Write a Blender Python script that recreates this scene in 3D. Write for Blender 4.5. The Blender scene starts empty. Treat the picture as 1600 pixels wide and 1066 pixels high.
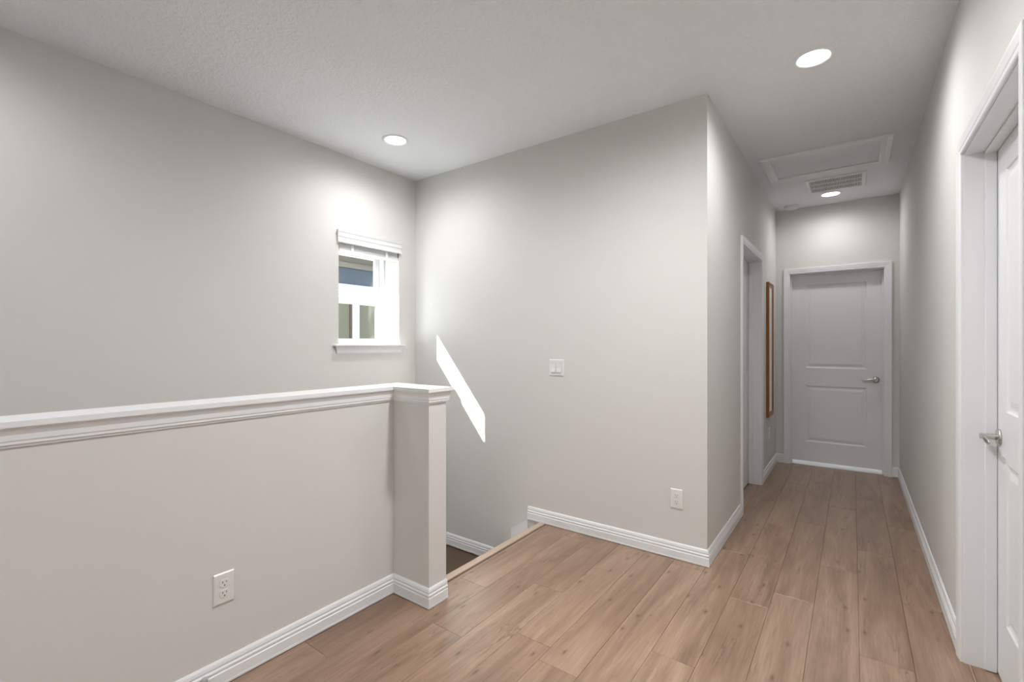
import bpy, math, random
from mathutils import Vector, Matrix
random.seed(7)
scn = bpy.context.scene
COL = scn.collection

# ------------------------------------------------------------------ camera
cd = bpy.data.cameras.new('camera')
cam = bpy.data.objects.new('camera', cd)
COL.objects.link(cam)
cam.location = (0, 0, 1.2875)
cam.rotation_euler = (math.pi / 2, 0, math.radians(36.175))
cd.sensor_fit = 'HORIZONTAL'
cd.sensor_width = 36.0
cd.lens = 728.43 / 1600 * 36
cd.shift_y = 4.98 / 1600
cd.clip_start = 0.02
scn.camera = cam

# ------------------------------------------------------------------ light
SKY = 0.20
SUN = 2.4
GLOW = 0.3            # brightness of every lit lens
LOFT_FILL = 6.6            # spot power of the added loft fill light; the others follow
HALL_LAMP = 1.0
MOUTH_LAMP = 2.1
REAR_FILL = 3.8  # power of each fill light added behind the camera
STAIR_LAMP = 2.2
LAMPCOL = (1.0, 0.995, 0.985)
scn.view_settings.view_transform = 'Standard'
scn.view_settings.look = 'None'
scn.view_settings.gamma = 1
scn.view_settings.use_curve_mapping = False
scn.view_settings.exposure = 4.92
scn.cycles.use_guiding = False
w = bpy.data.worlds.new('sky'); scn.world = w; w.use_nodes = True
wn = w.node_tree.nodes; wl = w.node_tree.links
bg = wn['Background']
bg.inputs['Color'].default_value = (0.93, 0.97, 1.0, 1)
bg.inputs['Strength'].default_value = SKY
sd = bpy.data.lights.new('sun', 'SUN'); sd.energy = SUN; sd.angle = math.radians(0.6); sd.color = (1.0, 0.98, 0.95)
sun = bpy.data.objects.new('sun', sd); COL.objects.link(sun)
sun.rotation_euler = Vector((1.47, 1.0, -1.79)).to_track_quat('-Z', 'Y').to_euler()
sun.location = (-6, -2, 9)
def portal(name, loc, rot, sx, sy):
    d = bpy.data.lights.new(name, 'AREA'); d.shape = 'RECTANGLE'; d.size = sx; d.size_y = sy
    d.cycles.is_portal = True
    o = bpy.data.objects.new(name, d); COL.objects.link(o); o.location = loc; o.rotation_euler = rot
    return o
portal('stair_window_portal', (-3.46, 2.3665, 1.69), (0, -math.pi / 2, 0), 0.82, 0.58)

# ------------------------------------------------------------------ dimensions (metres)
H = 2.74
XW, YB, XL, YE, XR = -3.146, 2.843, -0.68, 5.829, 0.362
XH, YP, XP, YQ = -1.93, 1.5965, -1.67, 1.716      # half wall face, its return, its end
YF = -3.4                                         # wall behind the camera
RISE = 0.195

# ------------------------------------------------------------------ mesh helper
class MB:
    def __init__(s): s.v = []; s.f = []; s.sm = []
    def add(s, vs, fs, smooth=False):
        b = len(s.v); s.v += [tuple(p) for p in vs]
        for f in fs: s.f.append([b + i for i in f]); s.sm.append(smooth)
        return s
    def box(s, x0, x1, y0, y1, z0, z1):
        return s.add([(x0, y0, z0), (x1, y0, z0), (x1, y1, z0), (x0, y1, z0), (x0, y0, z1), (x1, y0, z1), (x1, y1, z1), (x0, y1, z1)],
                     [(0, 3, 2, 1), (4, 5, 6, 7), (0, 1, 5, 4), (1, 2, 6, 5), (2, 3, 7, 6), (3, 0, 4, 7)])
    def bbox(s, x0, x1, y0, y1, z0, z1, b):
        """box with bevelled edges on all sides"""
        vs = []; idx = {}
        X = (x0, x1); Y = (y0, y1); Z = (z0, z1)
        for i in (0, 1):
            for j in (0, 1):
                for k in (0, 1):
                    sx, sy, sz = (1 - 2 * i) * b, (1 - 2 * j) * b, (1 - 2 * k) * b
                    for a, p in (('x', (X[i], Y[j] + sy, Z[k] + sz)), ('y', (X[i] + sx, Y[j], Z[k] + sz)), ('z', (X[i] + sx, Y[j] + sy, Z[k]))):
                        idx[(i, j, k, a)] = len(vs); vs.append(p)
        g = lambda i, j, k, a: idx[(i, j, k, a)]
        fs = []
        for i in (0, 1): fs.append([g(i, 0, 0, 'x'), g(i, 1, 0, 'x'), g(i, 1, 1, 'x'), g(i, 0, 1, 'x')])
        for j in (0, 1): fs.append([g(0, j, 0, 'y'), g(1, j, 0, 'y'), g(1, j, 1, 'y'), g(0, j, 1, 'y')])
        for k in (0, 1): fs.append([g(0, 0, k, 'z'), g(1, 0, k, 'z'), g(1, 1, k, 'z'), g(0, 1, k, 'z')])
        for i in (0, 1):
            for j in (0, 1): fs.append([g(i, j, 0, 'x'), g(i, j, 1, 'x'), g(i, j, 1, 'y'), g(i, j, 0, 'y')])
        for i in (0, 1):
            for k in (0, 1): fs.append([g(i, 0, k, 'x'), g(i, 1, k, 'x'), g(i, 1, k, 'z'), g(i, 0, k, 'z')])
        for j in (0, 1):
            for k in (0, 1): fs.append([g(0, j, k, 'y'), g(1, j, k, 'y'), g(1, j, k, 'z'), g(0, j, k, 'z')])
        for i in (0, 1):
            for j in (0, 1):
                for k in (0, 1): fs.append([g(i, j, k, 'x'), g(i, j, k, 'y'), g(i, j, k, 'z')])
        return s.add(vs, fs)
    def prism(s, poly, z0, z1):
        n = len(poly)
        vs = [(x, y, z0) for x, y in poly] + [(x, y, z1) for x, y in poly]
        fs = [list(range(n))[::-1], list(range(n, 2 * n))] + [(i, (i + 1) % n, n + (i + 1) % n, n + i) for i in range(n)]
        return s.add(vs, fs)
    def lathe(s, prof, c=(0, 0, 0), axis='z', n=32, caps=True):
        """prof: list of (radius, height)"""
        def P(r, h, a):
            u, v = r * math.cos(a), r * math.sin(a)
            p = {'z': (u, v, h), 'y': (u, h, v), 'x': (h, u, v)}[axis]
            return tuple(p[i] + c[i] for i in range(3))
        vs = [P(r, h, 2 * math.pi * i / n) for r, h in prof for i in range(n)]
        fs = []
        for k in range(len(prof) - 1):
            for i in range(n):
                fs.append((k * n + i, k * n + (i + 1) % n, (k + 1) * n + (i + 1) % n, (k + 1) * n + i))
        s.add(vs, fs, True)
        if caps:
            b = len(s.v) - len(vs)
            if prof[0][0] > 1e-6: s.f.append([b + i for i in range(n)]); s.sm.append(False)
            if prof[-1][0] > 1e-6: s.f.append([b + (len(prof) - 1) * n + i for i in range(n)]); s.sm.append(False)
        return s
    def tube(s, pts, radii, n=12, flat=(1, 1)):
        pts = [Vector(p) for p in pts]
        rings = []
        for i, p in enumerate(pts):
            t = (pts[min(i + 1, len(pts) - 1)] - pts[max(i - 1, 0)]).normalized()
            up = Vector((0, 0, 1)) if abs(t.z) < 0.9 else Vector((1, 0, 0))
            a = t.cross(up).normalized(); bb = a.cross(t).normalized()
            rings.append([p + a * radii[i] * flat[0] * math.cos(2 * math.pi * k / n) + bb * radii[i] * flat[1] * math.sin(2 * math.pi * k / n) for k in range(n)])
        vs = [q for r in rings for q in r]
        fs = [(j * n + k, j * n + (k + 1) % n, (j + 1) * n + (k + 1) % n, (j + 1) * n + k) for j in range(len(pts) - 1) for k in range(n)]
        s.add(vs, fs, True)
        b = len(s.v) - len(vs)
        s.f.append([b + k for k in range(n)]); s.sm.append(False)
        s.f.append([b + (len(pts) - 1) * n + k for k in range(n)]); s.sm.append(False)
        return s
    def build(s, name, mat, parent=None, loc=(0, 0, 0)):
        me = bpy.data.meshes.new(name); me.from_pydata(s.v, [], s.f)
        me.polygons.foreach_set('use_smooth', s.sm)
        import bmesh
        bm = bmesh.new(); bm.from_mesh(me)
        bmesh.ops.recalc_face_normals(bm, faces=bm.faces); bm.to_mesh(me); bm.free()
        me.materials.append(mat); me.update()
        o = bpy.data.objects.new(name, me); COL.objects.link(o); o.location = loc
        if parent: o.parent = parent
        return o

def offset_pts(path, a, closed=False):
    """path offset sideways (to the left of travel) by a with mitred corners"""
    out = []; n = len(path)
    for i, p in enumerate(path):
        dirs = []
        if i > 0 or closed: q = path[i - 1]; dirs.append((p[0] - q[0], p[1] - q[1]))
        if i < n - 1 or closed: q = path[(i + 1) % n]; dirs.append((q[0] - p[0], q[1] - p[1]))
        ns = []
        for dx, dy in dirs:
            l = math.hypot(dx, dy); ns.append((-dy / l, dx / l))
        if len(ns) == 1: m = ns[0]
        else:
            k = 1 + ns[0][0] * ns[1][0] + ns[0][1] * ns[1][1]
            m = ((ns[0][0] + ns[1][0]) / k, (ns[0][1] + ns[1][1]) / k)
        out.append((p[0] + m[0] * a, p[1] + m[1] * a))
    return out
def sweep(path, prof, mapf, closed=False):
    """one MB for each straight run of the path, mitred; prof = (sideways, out)"""
    offs = [offset_pts(path, a, closed) for a, b in prof]
    res = []; n = len(path); m = len(prof)
    for i in range(n if closed else n - 1):
        j = (i + 1) % n
        vs = [mapf(offs[k][i][0], offs[k][i][1], prof[k][1]) for k in range(m)] + [mapf(offs[k][j][0], offs[k][j][1], prof[k][1]) for k in range(m)]
        fs = [(k, (k + 1) % m, m + (k + 1) % m, m + k) for k in range(m)] + [list(range(m)), list(range(m, 2 * m))]
        res.append(MB().add(vs, fs))
    return res

def wall_panel(fixed, a, b, u0, u1, z0, z1, holes=()):
    """wall between planes a and b of axis `fixed`, along u, with rectangular holes (u0,u1,z0,z1)"""
    m = MB()
    us = sorted({u0, u1, *[h[0] for h in holes], *[h[1] for h in holes]})
    zs = sorted({z0, z1, *[h[2] for h in holes], *[h[3] for h in holes]})
    P = (lambda d, u, z: (d, u, z)) if fixed == 'x' else (lambda d, u, z: (u, d, z))
    inside = lambda u, z: any(h[0] < u < h[1] and h[2] < z < h[3] for h in holes)
    for i in range(len(us) - 1):
        for k in range(len(zs) - 1):
            if inside((us[i] + us[i + 1]) / 2, (zs[k] + zs[k + 1]) / 2): continue
            for d in (a, b):
                m.add([P(d, us[i], zs[k]), P(d, us[i + 1], zs[k]), P(d, us[i + 1], zs[k + 1]), P(d, us[i], zs[k + 1])], [(0, 1, 2, 3)])
    def side(uA, zA, uB, zB): m.add([P(a, uA, zA), P(b, uA, zA), P(b, uB, zB), P(a, uB, zB)], [(0, 1, 2, 3)])
    for (p, q, r, t) in [(u0, u1, z0, z1), *holes]:
        side(p, r, p, t); side(q, r, q, t); side(p, r, q, r); side(p, t, q, t)
    # weld
    seen = {}; remap = []
    nv = []
    for v in m.v:
        k = tuple(round(c, 5) for c in v)
        if k not in seen: seen[k] = len(nv); nv.append(v)
        remap.append(seen[k])
    m.v = nv; m.f = [[remap[i] for i in f] for f in m.f]
    return m

# ------------------------------------------------------------------ tagging
def tag(o, label=None, cat=None, group=None, kind=None):
    if label: o['label'] = label
    if cat: o['category'] = cat
    if group: o['group'] = group
    if kind: o['kind'] = kind
    return o
def struct(o, label=None, cat=None): return tag(o, label, cat, kind='structure')
def empty(name, loc=(0, 0, 0), rz=0):
    o = bpy.data.objects.new(name, None); COL.objects.link(o); o.location = loc; o.rotation_euler = (0, 0, rz); o.empty_display_size = 0.05
    return o
def copy_tree(o, parent=None):
    c = o.copy(); COL.objects.link(c)
    if parent: c.parent = parent
    for ch in list(o.children): copy_tree(ch, c)
    return c

# ------------------------------------------------------------------ materials
def mat(name, col, rough=0.5, metal=0.0, spec=0.5, bump=None, var=0.0, emit=None):
    m = bpy.data.materials.new(name); m.use_nodes = True
    nt = m.node_tree; n = nt.nodes; l = nt.links; b = n['Principled BSDF']
    b.inputs['Base Color'].default_value = (*col, 1); b.inputs['Roughness'].default_value = rough
    b.inputs['Metallic'].default_value = metal; b.inputs['Specular IOR Level'].default_value = spec
    tc = n.new('ShaderNodeTexCoord')
    if var:
        nz = n.new('ShaderNodeTexNoise'); nz.inputs['Scale'].default_value = 3.0; nz.inputs['Detail'].default_value = 3
        l.new(tc.outputs['Object'], nz.inputs['Vector'])
        mx = n.new('ShaderNodeMix'); mx.data_type = 'RGBA'
        mx.inputs['A'].default_value = (*[c * (1 - var) for c in col], 1); mx.inputs['B'].default_value = (*[min(1, c * (1 + var)) for c in col], 1)
        l.new(nz.outputs['Fac'], mx.inputs['Factor']); l.new(mx.outputs['Result'], b.inputs['Base Color'])
    if bump:
        kind, scale, strength, dist = bump
        if kind == 'knock':
            nz = n.new('ShaderNodeTexNoise'); nz.inputs['Scale'].default_value = scale; nz.inputs['Detail'].default_value = 4; nz.inputs['Distortion'].default_value = 0.4
            rp = n.new('ShaderNodeValToRGB'); rp.color_ramp.elements[0].position = 0.46; rp.color_ramp.elements[1].position = 0.60
            l.new(tc.outputs['Object'], nz.inputs['Vector']); l.new(nz.outputs['Fac'], rp.inputs['Fac']); src = rp.outputs['Color']
        else:
            nz = n.new('ShaderNodeTexNoise'); nz.inputs['Scale'].default_value = scale; nz.inputs['Detail'].default_value = 2
            l.new(tc.outputs['Object'], nz.inputs['Vector']); src = nz.outputs['Fac']
        bp = n.new('ShaderNodeBump'); bp.inputs['Strength'].default_value = strength; bp.inputs['Distance'].default_value = dist
        l.new(src, bp.inputs['Height']); l.new(bp.outputs['Normal'], b.inputs['Normal'])
    if emit:
        b.inputs['Emission Color'].default_value = (*emit[0], 1); b.inputs['Emission Strength'].default_value = emit[1]
    return m

PAINT = mat('greige_wall_paint', (0.715, 0.705, 0.688), 0.8, spec=0.25, bump=('noise', 140, 0.12, 0.002))
CEIL = mat('ceiling_knockdown_white', (0.85, 0.865, 0.885), 0.9, spec=0.2, bump=('knock', 48, 0.45, 0.004))
TRIM = mat('white_trim_paint', (0.85, 0.862, 0.88), 0.35, spec=0.45)
DOORP = mat('white_door_paint', (0.82, 0.835, 0.85), 0.38, spec=0.4)
VINYL = mat('white_window_vinyl', (0.82, 0.83, 0.84), 0.35)
PLASTIC = mat('white_plastic', (0.80, 0.80, 0.79), 0.3)
DARK = mat('dark_slot', (0.03, 0.03, 0.03), 0.6)
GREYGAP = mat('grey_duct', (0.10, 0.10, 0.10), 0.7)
NICKEL = mat('satin_nickel', (0.55, 0.54, 0.52), 0.22, metal=1.0)
SLAB = mat('floor_underlay', (0.10, 0.065, 0.04), 0.8)
RUBBER = mat('grey_rubber', (0.42, 0.42, 0.43), 0.6)
MIRROR = mat('mirror_glass', (0.92, 0.93, 0.93), 0.015, metal=1.0)
LENS = mat('lit_lamp_lens', (0.9, 0.9, 0.9), 0.4, emit=(LAMPCOL, GLOW))
TRIMLAMP = mat('white_lamp_trim', (0.85, 0.85, 0.85), 0.35)

def wood_floor(name):
    m = bpy.data.materials.new(name); m.use_nodes = True
    nt = m.node_tree; n = nt.nodes; l = nt.links; b = n['Principled BSDF']
    tc = n.new('ShaderNodeTexCoord'); oi = n.new('ShaderNodeObjectInfo')
    off = n.new('ShaderNodeVectorMath'); off.operation = 'MULTIPLY_ADD'
    comb = n.new('ShaderNodeCombineXYZ')
    for s_ in 'XYZ': l.new(oi.outputs['Random'], comb.inputs[s_])
    off.inputs[1].default_value = (37.0, 91.0, 53.0)
    l.new(comb.outputs[0], off.inputs[0]); l.new(tc.outputs['Object'], off.inputs[2])
    def noise(scale, detail, dist, sv, rough=0.55):
        mp = n.new('ShaderNodeMapping'); mp.inputs['Scale'].default_value = sv
        nz = n.new('ShaderNodeTexNoise'); nz.inputs['Scale'].default_value = scale; nz.inputs['Detail'].default_value = detail
        nz.inputs['Distortion'].default_value = dist; nz.inputs['Roughness'].default_value = rough
        l.new(off.outputs[0], mp.inputs['Vector']); l.new(mp.outputs[0], nz.inputs['Vector']); return nz.outputs['Fac']
    def ramp(src, stops):
        r = n.new('ShaderNodeValToRGB'); e = r.color_ramp.elements
        while len(e) > 1: e.remove(e[-1])
        for i, (p, c) in enumerate(stops):
            el = e[0] if i == 0 else e.new(p)
            el.position = p; el.color = (*c, 1) if len(c) == 3 else c
        l.new(src, r.inputs['Fac']); return r.outputs['Color']
    def mix(mode, fac, A, B):
        x = n.new('ShaderNodeMix'); x.data_type = 'RGBA'; x.blend_type = mode
        for s_, v in (('Factor', fac), ('A', A), ('B', B)):
            if hasattr(v, 'is_linked'): l.new(v, x.inputs[s_])
            else: x.inputs[s_].default_value = v if s_ == 'Factor' else (*v, 1)
        return x.outputs['Result']
    broad = noise(1.0, 3, 1.2, (9, 1.1, 1))
    base = ramp(broad, [(0.25, (0.20, 0.118, 0.072)), (0.5, (0.320, 0.203, 0.132)), (0.75, (0.415, 0.285, 0.200))])
    tone = ramp(oi.outputs['Random'], [(0.0, (0.92, 0.90, 0.88)), (0.5, (1, 1, 1)), (1.0, (1.06, 1.07, 1.08))])
    base = mix('MULTIPLY', 1.0, base, tone)
    fine = ramp(noise(1.0, 6, 0.6, (120, 5, 1), 0.65), [(0.3, (0.70, 0.67, 0.64)), (0.62, (1.06, 1.06, 1.06))])
    base = mix('MULTIPLY', 0.85, base, fine)
    # long dark cracks / cathedral grain
    crack = ramp(noise(1.0, 4, 2.2, (16, 1.0, 1), 0.5), [(0.485, (0, 0, 0)), (0.50, (1, 1, 1)), (0.515, (0, 0, 0))])
    gate = ramp(noise(1.0, 1, 0.0, (5, 2.2, 1)), [(0.48, (0, 0, 0)), (0.62, (0.75, 0.75, 0.75))])
    base = mix('MIX', mix('MULTIPLY', 1.0, crack, gate), base, (0.12, 0.072, 0.046))
    # knots
    mp = n.new('ShaderNodeMapping'); mp.inputs['Scale'].default_value = (9, 3.6, 1)
    vo = n.new('ShaderNodeTexVoronoi'); vo.voronoi_dimensions = '2D'; vo.inputs['Scale'].default_value = 1.0
    l.new(off.outputs[0], mp.inputs['Vector']); l.new(mp.outputs[0], vo.inputs['Vector'])
    kn = ramp(vo.outputs['Distance'], [(0.02, (1, 1, 1)), (0.065, (0.35, 0.35, 0.35)), (0.13, (0, 0, 0))])
    sep = n.new('ShaderNodeSeparateColor'); l.new(vo.outputs['Color'], sep.inputs[0])
    kg = ramp(sep.outputs[0], [(0.60, (0, 0, 0)), (0.66, (0.85, 0.85, 0.85))])
    base = mix('MIX', mix('MULTIPLY', 1.0, kn, kg), base, (0.085, 0.05, 0.032))
    l.new(base, b.inputs['Base Color'])
    b.inputs['Roughness'].default_value = 0.42
    b.inputs['Specular IOR Level'].default_value = 0.6
    b.inputs['Coat Weight'].default_value = 0.6; b.inputs['Coat Roughness'].default_value = 0.30
    bp = n.new('ShaderNodeBump'); bp.inputs['Strength'].default_value = 0.08; bp.inputs['Distance'].default_value = 0.001
    l.new(fine, bp.inputs['Height']); l.new(bp.outputs['Normal'], b.inputs['Normal'])
    return m
FLOOR = wood_floor('oak_plank')
NOSE = mat('pale_oak_nosing', (0.52, 0.40, 0.31), 0.4, bump=('noise', 60, 0.05, 0.001), var=0.12)
FRAMEWOOD = mat('orange_brown_wood_frame', (0.30, 0.115, 0.028), 0.35, var=0.35)

def glass_mat():
    m = bpy.data.materials.new('clear_pane'); m.use_nodes = True
    nt = m.node_tree; n = nt.nodes; l = nt.links
    for x in list(n): n.remove(x)
    o = n.new('ShaderNodeOutputMaterial'); t = n.new('ShaderNodeBsdfTransparent'); g = n.new('ShaderNodeBsdfGlossy'); mx = n.new('ShaderNodeMixShader')
    lw = n.new('ShaderNodeLayerWeight'); lw.inputs['Blend'].default_value = 0.5
    pw = n.new('ShaderNodeMath'); pw.operation = 'POWER'; pw.inputs[1].default_value = 4.0; l.new(lw.outputs['Facing'], pw.inputs[0])
    fr = n.new('ShaderNodeMath'); fr.operation = 'MULTIPLY_ADD'; fr.inputs[1].default_value = 0.6; fr.inputs[2].default_value = 0.02; l.new(pw.outputs[0], fr.inputs[0])
    t.inputs['Color'].default_value = (0.93, 0.96, 0.95, 1); g.inputs['Roughness'].default_value = 0.02
    l.new(fr.outputs[0], mx.inputs[0]); l.new(t.outputs[0], mx.inputs[1]); l.new(g.outputs[0], mx.inputs[2]); l.new(mx.outputs[0], o.inputs[0])
    return m
GLASS = glass_mat()

# ================================================================== STRUCTURE
struct(wall_panel('x', XW - 0.30, XW, -1.32, YB + 0.12, -3.0, H, [(2.076, 2.657, 1.28, 2.10)]).build('wall_left', PAINT),
       'long greige stairwell wall with the small window', 'wall')
struct(wall_panel('y', YB, YB + 0.12, XW, XL, -3.0, H).build('wall_back', PAINT), 'greige wall with the light switch and sun patch', 'wall')
DL0, DL1, DLT = 3.893, 4.773, 2.045
struct(wall_panel('x', XL - 0.12, XL, YB + 0.12, YE + 0.12, 0 - 0.3, H, [(DL0 - 0.02, DL1 + 0.02, -0.012, DLT + 0.02)]).build('wall_hall', PAINT),
       'left wall of the hallway with the mirror', 'wall')
DE0, DE1, DET = -0.545, 0.245, 2.035
struct(wall_panel('y', YE, YE + 0.12, XL, XR, -0.3, H, [(DE0 - 0.02, DE1 + 0.02, -0.012, DET + 0.02)]).build('wall_end', PAINT),
       'end wall of the hallway around the closed white door', 'wall')
DR0, DR1, DRT = 1.783, 2.595, 2.050
struct(wall_panel('x', XR, XR + 0.12, YF, YE + 0.12, -0.3, H, [(DR0 - 0.02, DR1 + 0.02, -0.012, DRT + 0.02)]).build('wall_right', PAINT),
       'long greige wall on the right of the hallway', 'wall')
struct(wall_panel('y', YF - 0.15, YF, XH, XR + 0.12, -0.3, H).build('wall_front', PAINT), 'greige loft wall behind the camera', 'wall')
struct(wall_panel('x', XH - 0.12, XH, YF, -1.2, -0.3, H).build('wall_side', PAINT), 'greige loft wall beside the stairwell', 'wall')
struct(wall_panel('y', -1.32, -1.2, XW, XH, -3.0, H).build('wall_stair', PAINT), 'greige wall closing the stairwell', 'wall')
# half wall (L shaped in plan)
half_poly = [(XH - 0.12, -1.2), (XH, -1.2), (XH, YP), (XP, YP), (XP, YQ), (XH - 0.12, YQ)]
half = struct(MB().prism(half_poly, -3.0, 1.05).build('wall_half', PAINT), 'low greige half wall with a white cap beside the stairs', 'half wall')
# rooms behind the closed doors
def room(name, x0, x1, y0, y1, open_side, label):
    m = MB(); t = 0.08
    if open_side != 'x0': m.box(x0 - t, x0, y0 - t, y1 + t, -0.3, H)
    if open_side != 'x1': m.box(x1, x1 + t, y0 - t, y1 + t, -0.3, H)
    if open_side != 'y0': m.box(x0, x1, y0 - t, y0, -0.3, H)
    if open_side != 'y1': m.box(x0, x1, y1, y1 + t, -0.3, H)
    return struct(m.build(name, PAINT), label, 'wall')
room('wall_closet', XR + 0.12, 1.45, 1.4, 3.0, 'x0', 'walls of the closet behind the nearest door')
room('wall_bedroom', -2.1, XL - 0.12, 3.3, 5.3, 'x1', 'walls of the bedroom off the hallway')
room('wall_bath', -1.1, 0.8, YE + 0.12, 7.9, 'y0', 'walls of the bathroom behind the end door')
struct(MB().box(-3.5, 1.6, YF - 0.2, 8.2, H, H + 0.15).build('ceiling', CEIL), 'white knockdown textured ceiling', 'ceiling')

# ---- floor: underlay slab with plank children
fm = MB()
fm.box(XH, 1.55, YF - 0.1, YQ, -0.30, -0.011); fm.box(-1.80, 1.55, YQ, YB + 0.12, -0.30, -0.011); fm.box(-2.2, 1.55, YB + 0.12, 5.87, -0.30, -0.011)
floor = struct(fm.build('floor', SLAB), 'light oak plank floor of the loft and hallway', 'floor')
struct(MB().box(-1.2, 0.9, YE + 0.046, 8.1, -0.30, 0.0).build('floor_bath', TRIM), 'white bathroom floor glimpsed under the end door', 'floor')
PWID = 0.1762
def plank(x0, x1, y0, y1, parent, zt=0.0):
    if x1 - x0 < 0.004 or y1 - y0 < 0.004: return
    g = 0.0004
    cx, cy = (x0 + x1) / 2, (y0 + y1) / 2
    m = MB(); hx, hy, b = (x1 - x0) / 2 - g, (y1 - y0) / 2 - g, 0.0009
    vs = [(-hx, -hy, -.0105), (hx, -hy, -.0105), (hx, hy, -.0105), (-hx, hy, -.0105),
          (-hx, -hy, -b), (hx, -hy, -b), (hx, hy, -b), (-hx, hy, -b),
          (-hx + b, -hy + b, 0), (hx - b, -hy + b, 0), (hx - b, hy - b, 0), (-hx + b, hy - b, 0)]
    fs = [(8, 9, 10, 11)] + [(i, (i + 1) % 4, 4 + (i + 1) % 4, 4 + i) for i in range(4)] + [(4 + i, 4 + (i + 1) % 4, 8 + (i + 1) % 4, 8 + i) for i in range(4)]
    m.add(vs, fs)
    return m.build('plank', FLOOR, parent, (cx, cy, zt))
joints = {-11: 0.6, -10: 1.1, -9: 1.907, -8: 1.523, -7: 2.10, -6: 1.692, -5: 1.60, -4: 1.55, -3: 1.926, -2: 2.57, -1: 2.75, 0: 3.258, 1: 2.41, 2: 3.02, 3: 2.2, 4: 1.9, 5: 2.3, -12: 4.5}
PL = 1.22
YT = YE + 0.045
zones = ((XH, XR + 0.02, YF, YQ), (-1.766, XR + 0.02, YQ, YB + 0.02), (XL - 0.02, XR + 0.02, YB + 0.02, YT),
         (XR + 0.02, XR + 0.4, 1.75, 2.62), (XL - 0.25, XL - 0.02, 3.86, 4.80))
for c in range(-12, 5):
    a, b = -0.155 + PWID * c, -0.155 + PWID * (c + 1)
    j = joints[c]; y = j - PL * math.ceil((j - YF) / PL)
    while y < YT:
        pieces = []
        for (zx0, zx1, zy0, zy1) in zones:
            X0, X1, Y0, Y1 = max(a, zx0), min(b, zx1), max(y, zy0), min(y + PL, zy1)
            if X1 - X0 < 0.004 or Y1 - Y0 < 0.004: continue
            for p in pieces:      # a plank running on into the next zone stays one plank
                if abs(p[3] - Y0) < 1e-6 and abs(p[0] - X0) < 1e-6 and abs(p[1] - X1) < 1e-6: p[3] = Y1; break
                if abs(p[1] - X0) < 1e-6 and p[2] <= Y0 + 1e-6 and p[3] >= Y1 - 1e-6 and X1 - X0 > 0.03: pieces.append([X0, X1, Y0, Y1]); break
            else: pieces.append([X0, X1, Y0, Y1])
        for p in pieces: plank(*p, floor)
        y += PL

# ---- stairs
stairs = struct(empty('staircase', (-2.1, 2.3, -2 * RISE)), 'carpetless oak stairs going down behind the half wall', 'stairs')
def spart(m, name, mt):
    o = m.build(name, mt, stairs); o.matrix_parent_inverse = Matrix.Translation(stairs.location).inverted(); return o
# nosing at the edge of the loft floor
nm = MB()
prof = [(-1.776, 0.0), (-1.777, 0.005), (-1.781, 0.0065), (-1.815, 0.006), (-1.826, 0.003), (-1.832, -0.004), (-1.832, -0.016), (-1.826, -0.022), (-1.80, -0.022), (-1.80, -0.010), (-1.776, -0.010)]
n_ = len(prof)
nm.add([(x, YQ, z) for x, z in prof] + [(x, YB - 0.001, z) for x, z in prof], [(i, (i + 1) % n_, n_ + (i + 1) % n_, n_ + i) for i in range(n_)] + [list(range(n_)), list(range(n_, 2 * n_))])
spart(nm, 'stair_nosing', NOSE)
spart(MB().box(-1.776, -1.7665, YQ, YB - 0.014, -0.0105, -0.0012), 'dark_gap_strip', SLAB)  # dark strip filling the nosing gap so it shows as a dark line
spart(MB().box(-1.815, -1.80, YQ, YB, -RISE, -0.022), 'riser', TRIM)
spart(MB().bbox(-2.115, -1.80, YQ, YB, -RISE - 0.03, -RISE, 0.006), 'tread', NOSE)
spart(MB().box(-2.085, -2.07, YQ, YB, -2 * RISE, -RISE - 0.03), 'riser', TRIM)
land = spart(MB().box(XW, -2.05, YQ - 0.02, YB, -2 * RISE - 0.2, -2 * RISE - 0.011), 'landing', SLAB)
yy = YB
while yy > YQ - 0.02:
    y0 = max(yy - PWID, YQ - 0.02)
    xs = [XW, XW + 0.35 + 0.5 * random.random(), -2.07]
    for i in range(2):
        hx = (xs[i + 1] - xs[i]) / 2; hy = (yy - y0) / 2
        o = plank(-hy, hy, -hx, hx, None)
        if o:
            o.parent = land; o.matrix_parent_inverse = Matrix.Translation(stairs.location).inverted()
            o.location = ((xs[i] + xs[i + 1]) / 2, (yy + y0) / 2, -2 * RISE); o.rotation_euler = (0, 0, math.pi / 2)
    yy -= PWID
for k in range(6):
    yk = YQ - 0.02 - 0.27 * k; zk = -RISE * (3 + k)
    spart(MB().box(XW, -2.05, yk - 0.015, yk, zk, zk + RISE - 0.02), 'riser', TRIM)
    spart(MB().bbox(XW, -2.05, yk - 0.285, yk, zk - 0.03, zk, 0.006), 'tread', NOSE)
spart(MB().box(XW, -2.05, -1.2, 0.2, -2.0, -1.9), 'lower_floor', SLAB)

# ---- baseboards
BB = [(0, 0.003), (0.0145, 0.003), (0.0145, 0.010), (0.0135, 0.014), (0.0135, 0.050), (0.0105, 0.053), (0.0105, 0.056), (0.0125, 0.060), (0.0125, 0.066), (0.0085, 0.071), (0.0085, 0.075), (0.0105, 0.078), (0.008, 0.090), (0.004, 0.097), (0, 0.097)]
def baseboard(name, path, label, z=0, which=None, prof=BB):
    segs = sweep(path, [(-a, b) for a, b in prof], lambda x, y, o: (x, y, o + z))
    m = MB()
    for i, s in enumerate(segs):
        if which is None or i in which: m.add(s.v, s.f)
    return struct(m.build(name, TRIM), label, 'baseboard')
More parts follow.
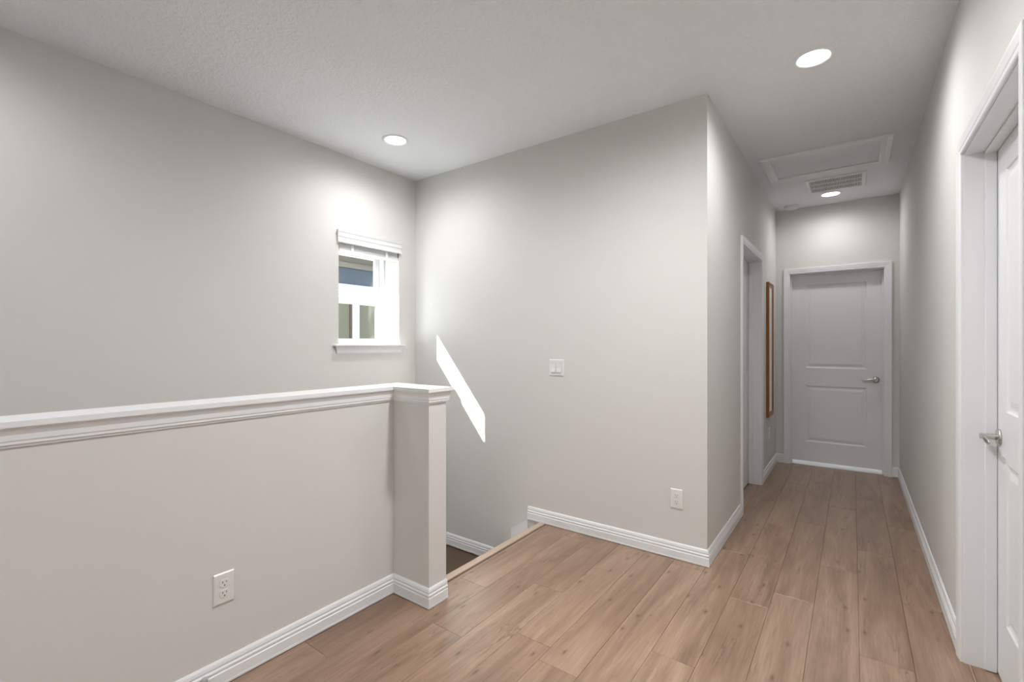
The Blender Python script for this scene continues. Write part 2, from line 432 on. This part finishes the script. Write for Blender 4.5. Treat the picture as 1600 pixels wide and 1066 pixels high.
# travel so that the room is on the right hand
baseboard('baseboard_half', [(XH, -1.2), (XH, YP), (XP, YP), (XP, YQ)], 'white baseboard along the foot of the half wall')
pth = [(-1.93, YB), (XL, YB), (XL, DL0 - 0.063)]
baseboard('baseboard_back', pth, 'white baseboard under the light switch wall', which=[0])
baseboard('baseboard_hall', pth, 'short white baseboard from the corner to the hallway door', which=[1])
pth = [(XL, DL1 + 0.063), (XL, YE), (DE0 - 0.062, YE)]
baseboard('baseboard_far', pth, 'white baseboard below the mirror and round to the end door')
pth = [(DE1 + 0.062, YE), (XR, YE), (XR, DR1 + 0.062)]
baseboard('baseboard_right', pth, 'white baseboard along the right hallway wall')
baseboard('baseboard_near', [(XR, DR0 - 0.062), (XR, YF)], 'white baseboard of the right wall behind the camera')
baseboard('baseboard_front', [(XR, YF), (XH, YF), (XH, -1.2)], 'white baseboard of the loft behind the camera')
baseboard('baseboard_landing', [(XW, YQ), (XW, YB), (-2.085, YB)], 'white baseboard round the stair landing', z=-2 * RISE)
# sloping skirt beside the first step
sk = MB(); yk = YB - 0.012
pl = [(-1.93, -0.004), (-1.93, -0.10), (-1.80, -0.19), (-2.079, -0.19), (-2.079, -0.10)]
n_ = len(pl)
sk.add([(x, YB, z) for x, z in pl] + [(x, yk, z) for x, z in pl], [list(range(n_)), list(range(n_, 2 * n_))] + [(i, (i + 1) % n_, n_ + (i + 1) % n_, n_ + i) for i in range(n_)])
struct(sk.build('baseboard_step', TRIM), 'sloping white skirt beside the first step down', 'baseboard')

# ---- half wall cap
cap_top = MB()
CAPO = 0.027
cl = [(XH, -1.2), (XH, YP), (XP, YP), (XP, YQ), (XH - 0.12, YQ), (XH - 0.12, -1.2)]
capoff = offset_pts(cl, -CAPO)
cap_top.prism([(x, y) for x, y in capoff], 1.053, 1.070)
co2 = offset_pts(cl, -CAPO + 0.002)
cap_o = cap_top.build('cap_board', TRIM, half)
CM = [(0, 0.994), (0.005, 0.994), (0.006, 0.999), (0.010, 1.003), (0.010, 1.010), (0.012, 1.014), (0.013, 1.030), (0.018, 1.043), (0.022, 1.048), (0.022, 1.0535), (0, 1.0535)]
for s in sweep(cl[:5] + [cl[5]], [(-a, b) for a, b in CM], lambda x, y, o: (x, y, o)):
    s.build('cap_moulding', TRIM, half)

# ---- doors
CASE = [(0.005, 0.0), (0.005, 0.008), (0.009, 0.011), (0.022, 0.0115), (0.026, 0.0135), (0.052, 0.0165), (0.060, 0.0165), (0.062, 0.014), (0.062, 0.0)]
def make_door(name, loc, rz, wdt, top, depth, handle_side, bottom, label, handle_z=0.93, handle_in=0.06):
    """local x along the wall (opening centred), local y into the wall, wall face at y=0"""
    root = struct(empty(name, loc, rz), label, 'door')
    h = wdt / 2
    # jambs
    MB().box(-h - 0.02, -h, 0.0, 0.12, 0, top).build('jamb', TRIM, root)
    MB().box(h, h + 0.02, 0.0, 0.12, 0, top).build('jamb', TRIM, root)
    MB().box(-h - 0.02, h + 0.02, 0.0, 0.12, top, top + 0.02).build('head_jamb', TRIM, root)
    # stops, in front of the slab
    s0 = depth - 0.035
    MB().bbox(-h, -h + 0.011, s0, depth - 0.001, 0.002, top, 0.002).build('door_stop_strip', TRIM, root)
    MB().bbox(h - 0.011, h, s0, depth - 0.001, 0.002, top, 0.002).build('door_stop_strip', TRIM, root)
    MB().bbox(-h, h, s0, depth - 0.001, top - 0.011, top, 0.002).build('door_stop_strip', TRIM, root)
    # casing, mitred
    for s in sweep([(-h, 0.0), (-h, top), (h, top), (h, 0.0)], CASE, lambda u, z, o: (u, -o, z)):
        s.build('casing', TRIM, root)
    # slab with two moulded panels
    x0, x1, z0, z1 = -h + 0.003, h - 0.003, bottom, top - 0.003
    st = 0.130
    lo = (0.245, 0.845); up = (1.035, top - 0.115)
    m = MB()
    def quad(a, b, c, d): m.add([(a, depth, c), (b, depth, c), (b, depth, d), (a, depth, d)], [(0, 1, 2, 3)])
    quad(x0, x0 + st, z0, z1); quad(x1 - st, x1, z0, z1)
    quad(x0 + st, x1 - st, z0, lo[0]); quad(x0 + st, x1 - st, lo[1], up[0]); quad(x0 + st, x1 - st, up[1], z1)
    m.add([(x0, depth, z0), (x1, depth, z0), (x1, depth, z1), (x0, depth, z1), (x0, depth + 0.035, z0), (x1, depth + 0.035, z0), (x1, depth + 0.035, z1), (x0, depth + 0.035, z1)],
          [(0, 1, 5, 4), (1, 2, 6, 5), (2, 3, 7, 6), (3, 0, 4, 7), (4, 5, 6, 7)])
    slab = m.build('door_slab', DOORP, root)
    for (pa, pb) in (lo, up):
        p = MB(); rings = [(0, 0), (0.006, 0.005), (0.014, 0.0075), (0.022, 0.0075), (0.040, 0.003), (0.046, 0.002)]
        xa, xb = x0 + st, x1 - st
        vs = []
        for ins, dy in rings:
            vs += [(xa + ins, depth + dy, pa + ins), (xb - ins, depth + dy, pa + ins), (xb - ins, depth + dy, pb - ins), (xa + ins, depth + dy, pb - ins)]
        fs = [(k * 4 + i, k * 4 + (i + 1) % 4, k * 4 + 4 + (i + 1) % 4, k * 4 + 4 + i) for k in range(len(rings) - 1) for i in range(4)]
        fs.append([len(vs) - 4 + i for i in range(4)])
        p.add(vs, fs); p.build('panel', DOORP, slab)
    # lever handle
    hx = handle_side * (h - handle_in); d = depth
    sgn = -handle_side
    hd = MB()
    hd.lathe([(0.012, d - 0.004), (0.011, d - 0.02), (0.010, d - 0.045), (0.0105, d - 0.056)], (hx, 0, handle_z), 'y', 20)
    hd.tube([(hx - sgn * 0.012, d - 0.049, handle_z + 0.001), (hx, d - 0.050, handle_z + 0.001), (hx + sgn * 0.03, d - 0.052, handle_z + 0.004), (hx + sgn * 0.07, d - 0.051, handle_z - 0.002), (hx + sgn * 0.10, d - 0.049, handle_z - 0.008), (hx + sgn * 0.115, d - 0.047, handle_z - 0.007)],
            [0.008, 0.011, 0.0095, 0.009, 0.0085, 0.004], 14, (0.75, 1.0))
    hdo = hd.build('lever_handle', NICKEL, root); hdo['label'] = 'satin nickel lever handle'
    MB().lathe([(0.032, d), (0.032, d - 0.005), (0.029, d - 0.009), (0.014, d - 0.011)], (hx, 0, handle_z), 'y', 36).build('rose', NICKEL, hdo)
    return root
make_door('door_1', ((DE0 + DE1) / 2, YE, 0), 0, DE1 - DE0, DET, 0.085, 1, 0.034, 'closed white two-panel door at the far end of the hallway')
make_door('door_2', (XR, (DR0 + DR1) / 2, 0), -math.pi / 2, DR1 - DR0, DRT, 0.094, -1, 0.010, 'closed white door in the right wall with a lever handle', handle_in=0.045)
make_door('door_3', (XL, (DL0 + DL1) / 2, 0), math.pi / 2, DL1 - DL0, DLT, 0.098, -1, 0.010, 'closed white door recessed in the left hallway wall')

# ---- stair window
W0, W1, WZ0, WZ1 = 2.076, 2.657, 1.28, 2.10
win = struct(empty('window_1', (XW - 0.22, (W0 + W1) / 2, WZ0)), 'small white single-hung window high above the stairs', 'window')
def wpart(m, name, mt, parent=None):
    o = m.build(name, mt, parent or win)
    o.matrix_parent_inverse = Matrix.Translation(win.location).inverted() if parent is None else Matrix()
    return o
fx0, fx1 = XW - 0.295, XW - 0.185
fm = MB()
fm.box(fx0, fx1, W0, W0 + 0.018, WZ0, WZ1); fm.box(fx0, fx1, W1 - 0.018, W1, WZ0, WZ1)
fm.box(fx0, fx1, W0 + 0.018, W1 - 0.018, WZ0, WZ0 + 0.018); fm.box(fx0, fx1, W0 + 0.018, W1 - 0.018, 2.055, WZ1)
wpart(fm, 'window_frame', VINYL)
def sash(x0, x1, ya, yb, za, zb, gy0, gy1, gz0, gz1, name, gname):
    for (a, b, c, d, nm) in ((ya, gy0, za, zb, 'stile'), (gy1, yb, za, zb, 'stile'), (gy0, gy1, za, gz0, 'rail'), (gy0, gy1, gz1, zb, 'rail')):
        wpart(MB().bbox(x0, x1, a, b, c, d, 0.003), nm, VINYL)
    xm = (x0 + x1) / 2
    wpart(MB().box(xm - 0.002, xm + 0.002, gy0 - 0.004, gy1 + 0.004, gz0 - 0.004, gz1 + 0.004), 'pane', GLASS)
sash(XW - 0.262, XW - 0.236, W0 + 0.018, W1 - 0.018, 1.625, 2.056, 2.130, 2.590, 1.735, 2.02, 'upper', 'pane')
sash(XW - 0.222, XW - 0.194, W0 + 0.018, W1 - 0.018, WZ0 + 0.018, 1.722, 2.156, 2.577, 1.332, 1.674, 'lower', 'pane')
wpart(MB().bbox(XW - 0.196, XW - 0.180, 2.335, 2.395, 1.716, 1.728, 0.003), 'sash_lock', VINYL)
# stool and apron
wpart(MB().bbox(XW - 0.185, XW + 0.040, 2.028, 2.705, 1.270, 1.286, 0.004), 'sill', TRIM)
AP = [(0, 1.213), (0.004, 1.213), (0.006, 1.219), (0.009, 1.224), (0.011, 1.238), (0.018, 1.252), (0.026, 1.260), (0.028, 1.268), (0, 1.268)]
am = MB()
apath = [(XW, 2.072), (XW, 2.666)]
n_ = len(AP)
vs = []
for (y, e) in ((2.064, -1), (2.669, 1)):
    vs += [(XW + a, y + e * a, z) for a, z in AP]
am.add(vs, [(i, (i + 1) % n_, n_ + (i + 1) % n_, n_ + i) for i in range(n_)] + [list(range(n_)), list(range(n_, 2 * n_))])
wpart(am, 'apron', TRIM)

# ================================================================== THINGS
# ---- raised blind and its valance
bl = tag(empty('window_blind', (XW - 0.02, (W0 + W1) / 2, 2.0)), 'raised white slat blind under its valance at the stair window', 'blind')
def bpart(m, name, mt):
    o = m.build(name, mt, bl); o.matrix_parent_inverse = Matrix.Translation(bl.location).inverted(); return o
VP = [(0.012, 2.062), (0.020, 2.062), (0.020, 2.072), (0.016, 2.078), (0.016, 2.100), (0.020, 2.108), (0.020, 2.134), (0.024, 2.142), (0.027, 2.158), (0.012, 2.158)]
pa = [(XW, 2.058), (XW, 2.675)]
vm = MB(); n_ = len(VP)
vm.add([(XW + a, 2.060 - (a - 0.02) * 0.6, z) for a, z in VP] + [(XW + a, 2.674 + (a - 0.02) * 0.6, z) for a, z in VP], [(i, (i + 1) % n_, n_ + (i + 1) % n_, n_ + i) for i in range(n_)] + [list(range(n_)), list(range(n_, 2 * n_))])
bpart(vm, 'valance', VINYL)
bpart(MB().box(XW + 0.0005, XW + 0.014, 2.061, 2.066, 2.062, 2.156), 'valance_return', VINYL)
bpart(MB().box(XW + 0.0005, XW + 0.014, 2.668, 2.673, 2.062, 2.156), 'valance_return', VINYL)
bpart(MB().box(XW - 0.055, XW - 0.008, W0 + 0.008, W1 - 0.008, 2.058, 2.098), 'headrail', VINYL)
for k in range(9):
    z = 2.018 + 0.0044 * k
    bpart(MB().box(XW - 0.056 + random.uniform(-.001, .001), XW - 0.006, W0 + 0.010, W1 - 0.010, z, z + 0.0028), 'slat', VINYL)
bpart(MB().bbox(XW - 0.058, XW - 0.004, W0 + 0.010, W1 - 0.010, 2.000, 2.016, 0.004), 'bottom_rail', VINYL)
for y in (2.20, 2.53):
    bpart(MB().box(XW - 0.0045, XW - 0.002, y - 0.012, y + 0.012, 1.998, 2.060), 'ladder_tape', VINYL)

# ---- wall plates
def plate_mesh(w_, h_):
    m = MB(); rings = [(0, 0), (0, -0.003), (0.003, -0.006), (0.006, -0.0065)]
    vs = []
    for ins, y in rings: vs += [(-w_ / 2 + ins, y, -h_ / 2 + ins), (w_ / 2 - ins, y, -h_ / 2 + ins), (w_ / 2 - ins, y, h_ / 2 - ins), (-w_ / 2 + ins, y, h_ / 2 - ins)]
    fs = [(k * 4 + i, k * 4 + (i + 1) % 4, k * 4 + 4 + (i + 1) % 4, k * 4 + 4 + i) for k in range(3) for i in range(4)] + [(12, 13, 14, 15), (0, 1, 2, 3)]
    return m.add(vs, fs)
def make_outlet(loc, rz, label):
    r = tag(empty('wall_outlet', loc, rz), label, 'outlet', 'white duplex wall outlets')
    plate_mesh(0.072, 0.116).build('plate', PLASTIC, r)
    for zc in (0.0195, -0.0195):
        pts = []
        for k in range(24):
            a = 2 * math.pi * k / 24; x = 0.0172 * math.cos(a); z = max(-0.0145, min(0.0145, 0.0175 * math.sin(a)))
            pts.append((x, z))
        s = MB(); n_ = len(pts)
        s.add([(x, -0.006, z + zc) for x, z in pts] + [(x, -0.0082, z + zc) for x, z in pts] + [(x * .93, -0.0088, z * .93 + zc) for x, z in pts],
              [(i, (i + 1) % n_, n_ + (i + 1) % n_, n_ + i) for i in range(n_)] + [(n_ + i, n_ + (i + 1) % n_, 2 * n_ + (i + 1) % n_, 2 * n_ + i) for i in range(n_)] + [list(range(2 * n_, 3 * n_))])
        so = s.build('socket', PLASTIC, r)
        for x, hh in ((-0.0065, 0.0042), (0.0065, 0.0034)):
            MB().box(x - 0.0011, x + 0.0011, -0.0091, -0.0080, zc + 0.0045 - hh, zc + 0.0045 + hh).build('slot', DARK, so)
        MB().lathe([(0.0026, -0.0080), (0.0026, -0.0091)], (0, 0, zc - 0.0075), 'y', 12).build('ground_hole', DARK, so)
    MB().lathe([(0.003, -0.0065), (0.0028, -0.0075)], (0, 0, 0), 'y', 12).build('screw', PLASTIC, r)
    return r
make_outlet((XH, 0.783, 0.363), math.pi / 2, 'white duplex outlet low on the half wall')
make_outlet((-0.853, YB, 0.36), 0, 'white duplex outlet near the hallway corner below the switch')
make_outlet((XL, 5.30, 0.39), math.pi / 2, 'white outlet below the wood-framed mirror')
sw = tag(empty('light_switch', (-1.687, YB, 1.122), 0), 'white double rocker light switch beside the sun patch', 'light switch')
plate_mesh(0.118, 0.116).build('plate', PLASTIC, sw)
for x in (-0.023, 0.023):
    MB().box(x - 0.0175, x + 0.0175, -0.0072, -0.0063, -0.0345, 0.0345).build('rocker_bezel', GREYGAP, sw)
    m = MB()
    m.add([(x - 0.0165, -0.0068, -0.0335), (x + 0.0165, -0.0068, -0.0335), (x + 0.0165, -0.0068, 0.0335), (x - 0.0165, -0.0068, 0.0335),
           (x - 0.0165, -0.0125, -0.0335), (x + 0.0165, -0.0125, -0.0335), (x + 0.0165, -0.0080, 0.0), (x - 0.0165, -0.0080, 0.0), (x + 0.0165, -0.0085, 0.0335), (x - 0.0165, -0.0085, 0.0335)],
          [(0, 1, 2, 3), (4, 5, 6, 7), (7, 6, 8, 9), (0, 1, 5, 4), (2, 3, 9, 8), (0, 4, 7, 9, 3), (1, 5, 6, 8, 2)])
    m.build('rocker', PLASTIC, sw)

# ---- mirror
mi = tag(empty('wall_mirror', (XL, 5.2735, 0.575), 0), 'tall narrow mirror in an orange-brown wood frame', 'mirror')
my0, my1, mz0, mz1, fwid = 5.107, 5.440, 0.575, 1.892, 0.045
MP = [(0, 0.0), (0, 0.023), (0.004, 0.025), (0.030, 0.025), (0.036, 0.022), (0.045, 0.0195), (0.045, 0.0)]
for s in sweep([(my0, mz0), (my1, mz0), (my1, mz1), (my0, mz1)], MP, lambda u, z, o: (XL + 0.001 + o, u, z), closed=True):
    o = s.build('frame_side', FRAMEWOOD, mi); o.matrix_parent_inverse = Matrix.Translation(mi.location).inverted()
o = MB().box(XL + 0.001, XL + 0.0185, my0 + 0.042, my1 - 0.042, mz0 + 0.042, mz1 - 0.042).build('mirror_glass', MIRROR, mi)
o.matrix_parent_inverse = Matrix.Translation(mi.location).inverted()

# ---- recessed ceiling lights
def make_light(loc, label, power):
    r = tag(empty('recessed_light', loc), label, 'ceiling light', 'round recessed ceiling lights')
    MB().lathe([(0.094, 0.0), (0.093, -0.004), (0.088, -0.007), (0.078, -0.0075), (0.073, -0.005), (0.070, -0.0012)], n=48, caps=False).build('trim_ring', TRIMLAMP, r)
    MB().lathe([(0.0705, -0.0020), (0.055, -0.0045), (0.030, -0.0060), (0.0, -0.0065)], n=48, caps=False).build('lens', LENS, r)
    d = bpy.data.lights.new('lamp_beam', 'SPOT'); d.energy = power; d.spot_size = math.radians(176); d.spot_blend = 1.0
    d.shadow_soft_size = 0.08; d.color = LAMPCOL
    o = bpy.data.objects.new('lamp_beam', d); COL.objects.link(o); o.parent = r; o.location = (0, 0, -0.012)
    return r
make_light((-0.161, 2.808, H), 'lit recessed light nearest, at the mouth of the hallway', MOUTH_LAMP)
make_light((-2.627, 2.188, H), 'lit recessed light over the stairwell near the window', STAIR_LAMP)
make_light((-2.60, 0.0, H), 'added unseen fill light over the lower flight of stairs', STAIR_LAMP * 0.6)  # added out of view to brighten the near part of the stairwell wall
make_light((-0.173, 5.452, H), 'lit recessed light at the far end beside the air vent', HALL_LAMP)
make_light((-0.80, 1.64, H), 'added unseen fill light over the middle of the loft floor', LOFT_FILL)  # fill light added out of view to lift the loft floor and back wall
make_light((-0.55, -1.1, H), 'added unseen fill light close behind the camera', REAR_FILL)  # added to fill the loft with light from behind the camera
make_light((-0.55, -2.6, H), 'added unseen fill light at the rear of the loft', REAR_FILL)  # second fill light added behind the camera
make_light((-0.15, 6.45, H), 'added unseen light in the bathroom behind the end door', MOUTH_LAMP)  # added so the floor glows through the gap under the end door

# ---- smoke detector
sm = tag(empty('smoke_detector', (-0.522, 5.69, H)), 'small round white smoke detector on the ceiling by the end wall', 'smoke detector')
MB().lathe([(0.068, 0.0), (0.068, -0.008), (0.064, -0.010)], n=40, caps=False).build('base_plate', PLASTIC, sm)
MB().lathe([(0.060, -0.008), (0.060, -0.022), (0.055, -0.030), (0.040, -0.036), (0.018, -0.037), (0.0, -0.037)], n=40, caps=False).build('cover', PLASTIC, sm)
MB().lathe([(0.010, -0.0365), (0.010, -0.039), (0.0, -0.0395)], c=(0.022, -0.01, 0), n=16, caps=False).build('test_button', PLASTIC, sm)

# ---- air vent
av = tag(empty('air_vent', (-0.127, 5.105, H)), 'white return air grille with three rows of bars on the ceiling', 'air vent')
vx, vy = 0.222, 0.216
for s in sweep([(-vx, -vy), (vx, -vy), (vx, vy), (-vx, vy)], [(0, 0), (0, 0.003), (0.006, 0.009), (0.030, 0.011), (0.034, 0.006), (0.034, 0)], lambda x, y, o: (x, y, -o), closed=True):
    s.build('frame_side', TRIMLAMP, av)
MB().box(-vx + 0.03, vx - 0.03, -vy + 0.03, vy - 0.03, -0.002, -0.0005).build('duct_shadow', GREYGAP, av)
rows = 3; gy = (2 * vy - 0.068) / rows
for k in range(rows):
    m = MB(); ya = -vy + 0.034 + gy * k
    nb = 34; step = (2 * vx - 0.068) / nb
    for i in range(nb):
        x = -vx + 0.034 + step * (i + 0.5)
        m.add([(x - 0.0034, ya, -0.009), (x + 0.0004, ya, -0.0102), (x + 0.0034, ya, -0.003), (x + 0.0012, ya, -0.002),
               (x - 0.0034, ya + gy, -0.009), (x + 0.0004, ya + gy, -0.0102), (x + 0.0034, ya + gy, -0.003), (x + 0.0012, ya + gy, -0.002)],
              [(0, 1, 2, 3), (4, 5, 6, 7), (0, 1, 5, 4), (1, 2, 6, 5), (2, 3, 7, 6), (3, 0, 4, 7)])
    tag(m.build('louvre_row', TRIMLAMP, av), kind='stuff')
for k in (1, 2):
    y = -vy + 0.034 + gy * k
    MB().box(-vx + 0.034, vx - 0.034, y - 0.005, y + 0.005, -0.0115, -0.002).build('cross_bar', TRIMLAMP, av)

# ---- attic hatch
ah = tag(empty('attic_hatch', (-0.182, 4.43, H - 0.0006)), 'flat white attic access panel with trim in the hallway ceiling', 'attic hatch')
hx_, hy_ = 0.350, 0.238
for s in sweep([(-hx_, -hy_), (-hx_, hy_), (hx_, hy_), (hx_, -hy_)], [(-0.004, 0), (-0.004, 0.012), (0.004, 0.014), (0.030, 0.014), (0.036, 0.017), (0.060, 0.017), (0.066, 0.012), (0.066, 0)], lambda x, y, o: (x, y, -o), closed=True):
    s.build('trim_side', TRIM, ah)
MB().box(-hx_ + 0.001, hx_ - 0.001, -hy_ + 0.001, hy_ - 0.001, -0.004, -0.0005).build('hatch_panel', CEIL, ah)

# ---- spring door stop on the half wall's baseboard
ds = tag(empty('door_stop', (XH + 0.0135, 0.712, 0.055)), 'small grey door stop on the half wall baseboard', 'door stop')
MB().lathe([(0.013, 0.0), (0.013, 0.003), (0.009, 0.008), (0.006, 0.010)], axis='x', n=24).build('base', RUBBER, ds)
sp = [(0.010 + 0.045 * t / 90, 0.005 * math.cos(t * 0.7), 0.005 * math.sin(t * 0.7)) for t in range(91)]
MB().tube(sp, [0.0012] * 91, 6).build('spring', NICKEL, ds)
MB().lathe([(0.006, 0.055), (0.0085, 0.057), (0.0085, 0.068), (0.005, 0.072)], axis='x', n=20).build('rubber_tip', RUBBER, ds)

# ================================================================== OUTSIDE
SIDING = mat('olive_tan_siding', (0.075, 0.073, 0.054), 0.8, var=0.12)
STUCCO = mat('beige_stucco', (0.11, 0.10, 0.087), 0.9, var=0.1)
NTRIM = mat('pale_exterior_trim', (0.26, 0.265, 0.30), 0.6)
BROWN = mat('brown_exterior_trim', (0.045, 0.034, 0.028), 0.7)
NGLASS = mat('blue_grey_window_glass', (0.050, 0.062, 0.083), 0.5, spec=0.05)
ROOF = mat('grey_roof_shingle', (0.16, 0.16, 0.17), 0.9)
GRASS = mat('dry_ground', (0.06, 0.06, 0.05), 0.95, var=0.3)
struct(MB().box(-30, 30, -30, 30, -3.5, -3.3).build('ground', GRASS), 'dark ground outside the house', 'ground')
nx = -6.4
nh = tag(empty('neighbour_house', (nx, 4.2, -3.3)), 'tan neighbouring house seen through the stair window', 'house')
def npart(m, name, mt, parent=None):
    o = m.build(name, mt, parent or nh)
    o.matrix_parent_inverse = Matrix.Translation(nh.location).inverted()
    return o
npart(MB().box(nx - 4, nx, -1.0, 9.0, -3.3, 2.75), 'house_wall', STUCCO)
y = 3.0
while y < 4.40:
    npart(MB().box(nx, nx + 0.03, y + 0.004, y + 0.196, -3.3, 2.12), 'siding_board', SIDING); y += 0.2
npart(MB().box(nx, nx + 0.05, 4.40, 4.43, -3.3, 2.12), 'brown_strip', BROWN)
npart(MB().box(nx, nx + 0.06, 4.43, 4.56, -3.3, 2.12), 'corner_board', NTRIM)
npart(MB().box(nx, nx + 0.03, 4.56, 4.90, -3.3, 2.12), 'siding_board', SIDING)
npart(MB().box(nx, nx + 0.07, 3.0, 4.90, 2.12, 2.22), 'window_sill', NTRIM)
npart(MB().box(nx, nx + 0.02, 3.0, 4.90, 2.22, 2.48), 'window_pane', NGLASS)
npart(MB().box(nx, nx + 0.05, 3.0, 4.90, 2.48, 2.56), 'window_head', STUCCO)
npart(MB().add([(nx - 4.4, -1.4, 2.75), (nx + 0.45, -1.4, 2.75), (nx + 0.45, 9.4, 2.75), (nx - 4.4, 9.4, 2.75), (nx - 2.0, -1.4, 3.6), (nx - 2.0, 9.4, 3.6)],
               [(0, 1, 2, 3), (1, 2, 5, 4), (0, 3, 5, 4), (0, 1, 4), (2, 3, 5)]), 'roof', ROOF)
